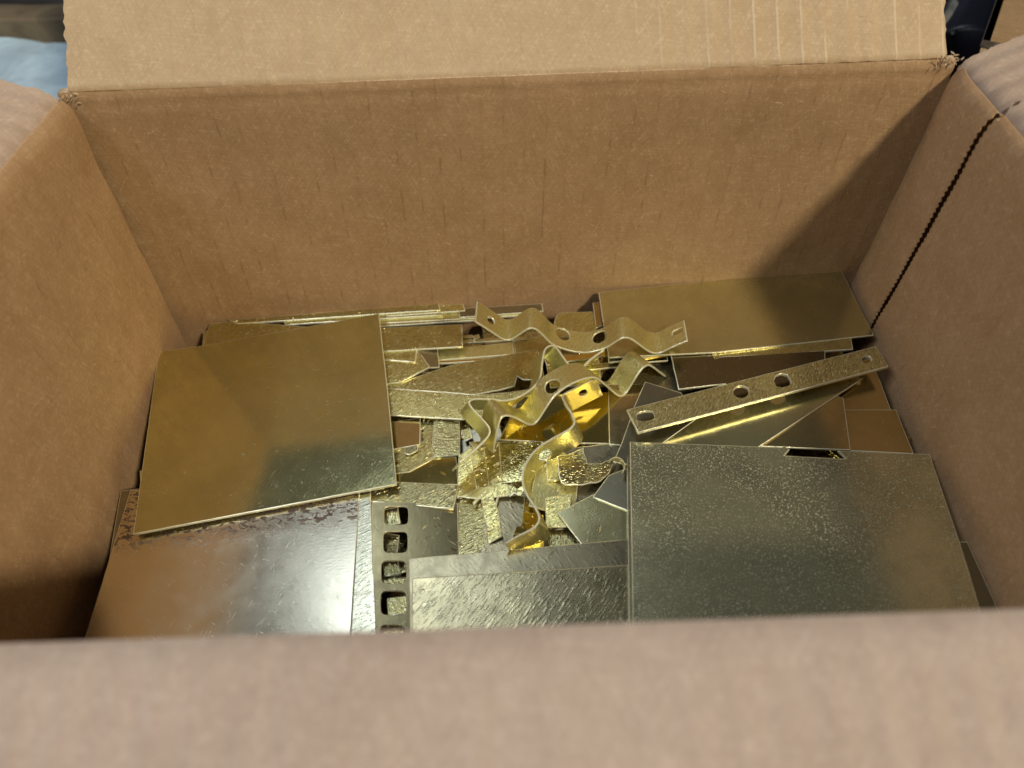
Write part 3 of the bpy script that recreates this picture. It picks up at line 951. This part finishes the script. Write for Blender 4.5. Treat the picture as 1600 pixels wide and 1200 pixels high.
P('sparkling_strip', 'coarse sparkling rectangular strip pointing right from under the large left plate', 'metal strip', [(560, 782), (612, 752), (717, 757), (708, 795)], 0.9, M['tex2'], (0.04, -0.03), th=0.0016)
# yellow pieces right of the lowest bracket
P('brass_plate', 'bright yellow plate lying in the hollow of the lowest bracket', 'metal plate', [(826, 790), (838, 735), (880, 705), (905, 730), (900, 790), (860, 800)], -1.0, M['strap'], (-0.03, 0.02))
P('brass_plate', 'dark mottled plate under the crumpled pale scrap', 'metal plate', [(880, 700), (975, 690), (985, 760), (900, 800)], -1.8, M['worn2'], (0.02, 0.1))
P('brass_square', 'small square offcut with a raised rim left of the cut cornered dull plate', 'metal offcut', [(851, 777), (892, 772), (890, 823), (853, 824)], -0.3, M['tex'], (0.1, 0.0))
P('brass_plate', 'yellow plate in the gap below the small square offcut', 'metal plate', [(835, 815), (900, 815), (915, 870), (825, 870)], -3.4, M['tex2'])
P('pale_square', 'little pale brass square beside the crumpled scrap', 'metal offcut', [(853, 720), (871, 714), (875, 750), (855, 750)], 0.8, M['strap'], (0.0, 0.0), th=0.0016)
P('crumpled_scrap', 'crumpled pale scrap with a rounded corner and a curled pointed tip', 'metal offcut', [(870, 714), (912, 699), (918, 722), (940, 722), (954, 716), (962, 716), (950, 740), (938, 751), (917, 754), (884, 757), (877, 753), (873, 744)], 2.4, M['tex2'], (0.0, 0.0), warp=0.003, wsc=60, grid=0.0018, jit=0.0002, step=0.002)
P('dull_plate', 'olive dull plate with cut corner, pointing left at the bottom centre', 'metal plate', [(870, 801), (925, 773), (995, 745), (1000, 870), (925, 872)], 1.0, M['back'], (0.05, 0.05))
P('grey_offcut', 'grey dull offcut beside the left edge of the green speckled plate', 'metal offcut', [(926, 776), (951, 742), (995, 725), (996, 806), (983, 799)], 2.1, M['grey'], (0.05, 0.05))
# golden centre
P('brown_plate', 'brown plate right of the bright golden plate, under the flat bar', 'metal plate', [(950, 600), (1010, 600), (1010, 700), (952, 694)], 0.4, M['brown'], (0.05, 0.05))
P('golden_plate', 'smooth bright golden plate in the middle under the brackets', 'metal plate', [(812, 620), (952, 612), (954, 693), (780, 688)], 0.6, M['mirror'], (-0.02, 0.05), warp=0.0016, wsc=30)
# right side
P('rounded_offcut', 'rounded corner brass offcut standing behind the upper bracket at the back wall', 'metal offcut', [(866, 502), (869, 493), (875, 488), (927, 486), (934, 520), (868, 530)], 1.4, M['tex'], (0.03, 0.05))
P('brown_strip', 'short brown strip end at the left edge of the back right plate', 'metal strip', [(926, 473), (936, 472), (944, 508), (931, 512)], 2.4, M['brown'])
P('brass_plate', 'brass plate under the back right plate, only its lower left corner showing', 'metal plate', [(946, 520), (1100, 500), (1100, 545), (951, 567)], 3.0, M['back'], (0.05, 0.0))
P('orange_strip', 'short orange brass strip end under the back right plate', 'metal strip', [(1000, 556), (1042, 553), (1044, 563), (1002, 566)], 2.2, M['mirror'])
P('dark_plate', 'dark brown plate lying in shadow below the lower right bracket hump', 'metal plate', [(960, 575), (1060, 565), (1120, 640), (970, 650)], -2.0, M['worn2'])
P('brown_sheet', 'orange brown sheet by the right wall, upper of the sheets under the flat bar end', 'metal sheet', [(1200, 600), (1360, 560), (1374, 592), (1396, 650), (1200, 650)], 0.2, M['brown'], (0.05, 0.0))
P('brown_sheet', 'light brown sheet by the right wall, directly behind the green speckled plate', 'metal sheet', [(1150, 640), (1400, 640), (1428, 709), (1330, 704), (1150, 695)], 1.0, M['brown'], (0.05, 0.0))
P('dark_triangle_sheet', 'dark brown sheet touching the notched edge of the green speckled plate', 'metal sheet', [(1160, 696), (1290, 612), (1318, 622), (1329, 703.5), (1170, 697)], 2.0, M['brown'], (0.05, 0.02))
P('long_sheet', 'long brown brass sheet with a slanted right edge under the flat bar', 'metal sheet', [(1035, 640), (1130, 600), (1350, 590), (1184, 700), (1030, 694)], 3.0, M['back'], (0.05, 0.0))
P('grey_sheet', 'dark grey sheet with a bright lower edge under the back right plate', 'metal sheet', [(1048, 555), (1290, 540), (1290, 584), (1252, 604), (1142, 628), (1133, 600), (1060, 609)], 3.6, M['dark'], (0.05, 0.02), th=0.0013, jit=0.0001)
P('grey_angled_sheet', 'grey angular sheet with curled nicks under the left end of the flat bar', 'metal sheet', [(1008, 596), (1064, 613), (1095, 650), (1036, 692), (1034, 700), (1000, 730), (958, 722), (972, 690), (992, 632)], 3.4, M['grey'], (0.03, 0.03))
P('raised_strip', 'narrow ridged brass strip along the front edge of the back right plate', 'metal strip', [(1112, 552), (1124, 548), (1329, 523), (1333, 546), (1125, 559), (1118, 566)], 3.8, M['tex'], (0.05, 0.05), th=0.0014, jit=0.00008)
P('large_plate', 'large smooth brass plate at the back right touching the right wall', 'metal plate', [(935, 457), (1312, 418), (1366, 523), (1329, 527), (1119, 550), (951, 558)], 5.0, M['back'], (0.04, 0.0), warp=0.0010, wsc=9)
# perforated sheet and what lies round it at the front
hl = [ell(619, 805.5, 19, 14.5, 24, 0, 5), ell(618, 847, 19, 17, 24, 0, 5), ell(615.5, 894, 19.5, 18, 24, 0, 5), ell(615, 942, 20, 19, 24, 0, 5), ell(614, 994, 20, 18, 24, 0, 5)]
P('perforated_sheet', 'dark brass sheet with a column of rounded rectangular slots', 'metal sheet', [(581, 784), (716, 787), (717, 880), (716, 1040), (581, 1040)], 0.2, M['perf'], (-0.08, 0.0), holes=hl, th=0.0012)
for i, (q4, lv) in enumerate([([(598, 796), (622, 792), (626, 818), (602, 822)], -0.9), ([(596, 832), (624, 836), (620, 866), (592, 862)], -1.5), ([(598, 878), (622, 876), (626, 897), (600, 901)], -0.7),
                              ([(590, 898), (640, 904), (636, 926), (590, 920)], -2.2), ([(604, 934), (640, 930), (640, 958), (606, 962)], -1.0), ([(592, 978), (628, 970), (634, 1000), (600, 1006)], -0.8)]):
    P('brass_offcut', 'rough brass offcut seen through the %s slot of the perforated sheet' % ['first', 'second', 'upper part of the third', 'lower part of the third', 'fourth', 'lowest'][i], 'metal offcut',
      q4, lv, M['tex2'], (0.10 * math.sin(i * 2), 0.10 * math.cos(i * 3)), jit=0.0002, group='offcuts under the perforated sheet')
P('pale_sheet', 'dull pale sheet at the front centre, lower of two, its left edge by the slots', 'metal sheet', [(638, 872), (1000, 841), (1000, 1040), (642, 1040)], 1.6, M['worn2'], (0.02, 0.0))
P('scratched_sheet', 'scratched pale sheet at the front centre, upper of two', 'metal sheet', [(644, 904), (1000, 881), (1000, 1040), (643, 1040)], 2.6, M['worn'], (0.02, -0.01))
# front left
P('brown_plate', 'dull brown plate corner at the left wall under the rust spotted plate', 'metal plate', [(188, 766), (260, 758), (300, 900), (150, 1000)], 0.6, M['worn2'], (0.05, 0.0))
P('slim_plate', 'slim pale plate showing as a tapering strip right of the rust spotted plate', 'metal plate', [(420, 764), (579, 766), (590, 1040), (420, 1040)], 2.2, M['silver2'], (0.06, 0.0))
P('rust_spotted_plate', 'pale brushed plate at the front left with a band of rust brown spots', 'metal plate', [(204, 766), (562, 765), (545, 1040), (118, 1040)], 3.0, M['silver'], (0.05, 0.0), warp=0.0008, wsc=8)
P('thin_plate', 'plate edge showing just under the large left plate near its lower left', 'metal plate', [(218, 735), (560, 700), (600, 762), (222, 828)], 4.4, M['tex'], (0.05, 0.02))
P('large_plate', 'large olive brass plate at the left, topmost, darker toward its lower right', 'metal plate', [(247, 549), (314, 540), (592, 490), (606, 610), (620, 757), (208, 835)], 6.2, M['olive'], (0.04, 0.012), th=0.0016, warp=0.0007, wsc=8)
# front right
P('grey_sheet', 'grey sliver of sheet between the green speckled plate and the right wall', 'metal sheet', [(1440, 846), (1512, 846), (1562, 955), (1580, 1040), (1440, 1040)], 1.0, M['grey'], (0.05, 0.0))
P('brass_sheet', 'sheet directly under the green speckled plate, showing along its left edge', 'metal sheet', [(979, 700), (1400, 720), (1400, 1040), (984, 1040)], 3.4, M['worn2'], (0.05, 0.0), th=0.0016)
P('green_speckled_plate', 'large greenish speckled plate at the front right with a notch in its back edge', 'metal plate',
  [(984, 690), (1221, 699), (1225, 696), (1234, 702), (1226, 711.5), (1313, 717), (1322, 716), (1309, 703.5), (1320, 704), (1453, 709), (1500, 846), (1532, 950), (1555, 1040), (990, 1040)], 5.4, M['green'], (0.05, -0.01), th=0.0014, warp=0.0008, wsc=8)
# flat bar with four holes
hb = [ell(1008.5, 650, 14, 7.5, 26, -0.10, 3), ell(1158, 612, 12.5, 9.5, 24), [(1209, 594), (1213, 586), (1221, 583), (1230, 585), (1235, 592), (1236, 600), (1230, 603), (1222, 605), (1213, 603)], ell(1354.5, 561, 7.5, 6, 20)]
P('flat_bar', 'flat brass bar with a slot and three holes, reaching the right wall', 'metal bar', [(979, 640), (1369, 540), (1389, 572), (997, 676)], 9.0, M['bar'], (0.04, 0.0), th=0.0018, holes=hb, warp=0.0005)
# ragged burr round the torn third hole
rngb = random.Random(4)

V, F = [], []
rs = random.Random(77)
for k in range(110):
    px = rs.gauss(800, 75); py = rs.uniform(640, 862)
    if px > 970 or px < 610: continue
    c = on_z(px, py, zbase(0) + rs.uniform(0.0005, 0.004))
    a = rs.uniform(0, math.pi); L = rs.uniform(0.0005, 0.0026); wd = rs.uniform(0.00015, 0.0004)
    d = Vector((math.cos(a), math.sin(a), rs.gauss(0, 0.25))) * L
    n2 = Vector((-math.sin(a), math.cos(a), rs.gauss(0, 0.3))) * wd
    up = Vector((0, 0, 0.0004)) + Vector((0, 0, 1)) * rs.uniform(0, 0.0006)
    s0 = len(V)
    V += [c - d, c - d * 0.2 + n2 + up, c + d, c - n2, c - d * 0.2 + up * 2]
    F += [(s0, s0 + 3, s0 + 4), (s0 + 3, s0 + 2, s0 + 4), (s0 + 2, s0 + 1, s0 + 4), (s0 + 1, s0, s0 + 4), (s0, s0 + 1, s0 + 2, s0 + 3)]
tag(link_mesh('brass_swarf', V, F, M['edge'], None, (0, -0.12, -0.14), False), 'fine brass slivers and filings strewn over the middle of the pile', 'swarf', kind='stuff')

# bent strap brackets
W_ = 0.0150
P('brass_chip', 'torn bright chip beside the lowest bracket where the pale strips cross', 'metal chip', [(792, 757), (806, 761), (819, 768), (814, 775), (803, 771), (796, 776)], 2.2, M['tex2'], (0.15, 0.1), warp=0.0015, wsc=60, grid=0.002, jit=0.0003, step=0.0015)
P('brass_chip', 'small triangular chip below the left end of the zigzag bracket', 'metal chip', [(733, 690), (750, 695), (744, 705)], 1.6, M['strap'], (-0.2, 0.1))
P('brass_chip', 'small square chip at the top edge of the gap under the wedge plates', 'metal chip', [(722, 672), (734, 668), (738, 684), (726, 690)], -1.4, M['tex'], (0.2, 0.1))
ribbon('curled_sliver', 'thin curled sliver at the pointed tip of the crumpled scrap', 'metal sliver',
       [(953, 717), (960, 713), (968, 714), (975, 720), (978, 728), (975, 735)], (965, 714, -0.1290), (-0.0006, -0.0004, -0.0026), M['strap'], [], th=0.0005)
ribbon('strap_bracket', 'upper wavy brass strap bracket lying flat along the back, slot at its right end', 'bracket',
       [(743, 502), (753, 508), (775, 522), (787, 530), (794, 531), (802, 528), (818, 517), (828, 512.5), (838, 514), (850, 524), (863, 537), (880, 544.5), (898, 549), (915, 550.5), (931, 548), (948, 542), (962, 533), (973, 527.5),
        (984, 528), (996, 535), (1012, 547), (1022, 551.5), (1032, 551), (1048, 543), (1074, 532)],
       (915, 550, -0.1255), (0.0008, 0.0150, 0.0), M['strap'], [(766, 500, 0.0026, 0.0023, 2), (879, 523, 0.0042, 0.0042, 2), (936, 527, 0.0042, 0.0042, 2), (1059, 519, 0.0032, 0.0019, 3)], group='wavy strap brackets')
ribbon('strap_bracket', 'twisted strap bracket whose curved middle with one hole crosses the golden plate', 'bracket',
       [(769.5, 708), (774, 680), (779, 660), (784, 651), (792, 648), (802, 650), (815, 656), (826, 662), (835, 662), (842, 654), (852, 638), (864, 621), (877, 609), (893, 599), (913, 591), (930, 589), (942, 596), (958, 610), (967, 617),
        (976, 616), (985, 603), (996, 585), (1006, 573), (1014, 569.5), (1022, 573), (1038, 585), (1054, 595)],
       (833, 662, -0.1250), (-0.0069, 0.0125, -0.0030), M['strap'], [(863, 604, 0.0042, 0.0042, 2)], group='wavy strap brackets', flip=False)
ribbon('strap_bracket', 'strap bracket standing on its edge, zigzag from the left up to the upper bracket', 'bracket',
       [(717, 722), (738, 704), (757, 686), (763, 678), (764, 671), (759, 663), (746, 649), (735, 637), (731, 629), (734, 624), (743, 621.5), (765, 622), (788, 624), (803, 621), (820, 613), (835, 601), (843, 588), (846, 566), (849, 549), (854, 541), (863, 538), (871, 543), (882, 558), (892, 571),
        (900, 575), (908, 573), (921, 561), (944, 544.5)],
       (788, 624, -0.1165), (-0.0050, 0.0044, -0.0133), M['strap'], [], group='wavy strap brackets')
ribbon('strap_bracket', 'lowest strap bracket standing on its edge, bright holed tab at its top', 'bracket',
       [(930, 588), (905, 601), (886, 611), (878, 616), (877, 622), (884, 635), (893, 650), (896, 660), (890, 668), (878, 675), (860, 685), (840, 698), (825, 715), (816, 735), (815, 755), (821, 773), (832, 790), (840, 806), (839, 816), (828, 826), (806, 837), (788, 848)],
       (860, 685, -0.1255), (0.0045, -0.0002, -0.0142), M['strap'], [(910, 613, 0.0024, 0.0024, 2), (848, 709, 0.0038, 0.0038, 2)], group='wavy strap brackets', flip=True)

# ------------------------------------------------------------------ surroundings
GZ = -0.196
o = link_mesh('floor', [(-4, -2, GZ), (4, -2, GZ), (4, 6, GZ), (-4, 6, GZ)], [(0, 1, 2, 3)], M['floor'], None, (0, 0, GZ), False)
tag(o, 'dark floor under the box', kind='structure')


def slab(name, label, cat, poly, z, h, mat, amp=0.0, sc=12, grid=0.02, seed=0):
    pts = [on_z(p[0], p[1], z) for p in poly]
    c = sum(pts, Vector()) / len(pts)
    out = [(p.x - c.x, p.y - c.y) for p in pts]

    def mapf(x, y, hh):
        t = -hh / h
        return Vector((c.x + x, c.y + y, c.z + hh + (1 - t) * (wob(x, y, seed, amp, sc) + wob(x, y, seed + 3, amp * 0.5, sc * 2.3))))
    o = sheet(name, out, [], mapf, h, mat, (c.x, c.y, c.z - h), grid=grid, step=grid, chamfer=0.002)
    return tag(o, label, cat)


slab('blue_plastic_bag', 'crumpled pale blue plastic bag out of focus beyond the box at the top left', 'bag', [(-420, 30), (130, 26), (150, 240), (-420, 240)], -0.12, 0.07, M['blue'], 0.007, 24, 0.015, 5)
slab('wooden_board', 'blurred brown board behind the pale blue bag', 'board', [(-300, 6), (140, 4), (140, 26), (-300, 30)], -0.10, 0.09, M['wood'], 0.003, 6, 0.05, 6)
slab('metal_strip', 'slim grey metal strip slanting up beside the back right corner of the box', 'metal strip', [(1487, 47), (1492, 50), (1552, -30), (1544, -34)], -0.07, 0.004, M['greym'], 0.0, 6, 0.02, 7)
slab('metal_rail', 'broad grey metal rail showing past the right edge of the back flap', 'metal rail', [(1462, 40), (1472, 42), (1520, -20), (1498, -30)], -0.07, 0.010, M['greym'], 0.001, 30, 0.01, 8)
# black plastic drum and a neighbouring carton
def tube(name, label, cat, a, b, r, mat, n=40):
    a, b = Vector(a), Vector(b)
    d = (b - a).normalized()
    e = d.orthogonal().normalized(); g = d.cross(e)
    V, F = [], []
    prof = [(0, 0.0), (0, r * 0.9), (0.004, r), ((b - a).length * 0.4, r), ((b - a).length * 0.42, r * 1.05), ((b - a).length * 0.47, r * 1.05), ((b - a).length * 0.49, r), ((b - a).length, r), ((b - a).length, 0)]
    for (s, rr) in prof:
        for k in range(n):
            t = 2 * math.pi * k / n
            V.append(a + d * s + (e * math.cos(t) + g * math.sin(t)) * rr)
    for i in range(len(prof) - 1):
        for k in range(n):
            F.append((i * n + k, i * n + (k + 1) % n, (i + 1) * n + (k + 1) % n, (i + 1) * n + k))
    return tag(link_mesh(name, V, F, mat, None, a), label, cat)


p1 = on_z(1500, 120, -0.10); p2 = on_z(1530, 20, -0.10)
tube('plastic_pipe', 'dark blue black pipe in the gap behind the back right corner of the box', 'pipe', p1, p2, 0.035, M['blackp'])
nb = empty('cardboard_carton', on_z(1700, 40, GZ))
tag(nb, 'blurred brown cardboard carton at the far top right corner', 'box')
q = [on_z(1536, 62, -0.05), on_z(1568, -30, -0.05)]
dv = (q[1] - q[0])
ex = Vector((dv.y, -dv.x, 0)).normalized() * 0.3
panel('wall', q[0], q[0] + dv * 1.6, q[0] + dv * 1.6 + Vector((0.03, 0, -0.14)), q[0] + Vector((0.03, 0, -0.14)), ex, 0.004, M['kraft'], nb, 20, 12, None, seed=20)
panel('flap', q[0] + ex, q[0] + ex + dv * 1.6, q[0] + dv * 1.6, q[0], (0, 0, -1), 0.004, M['kraft'], nb, 20, 12, None, seed=21)
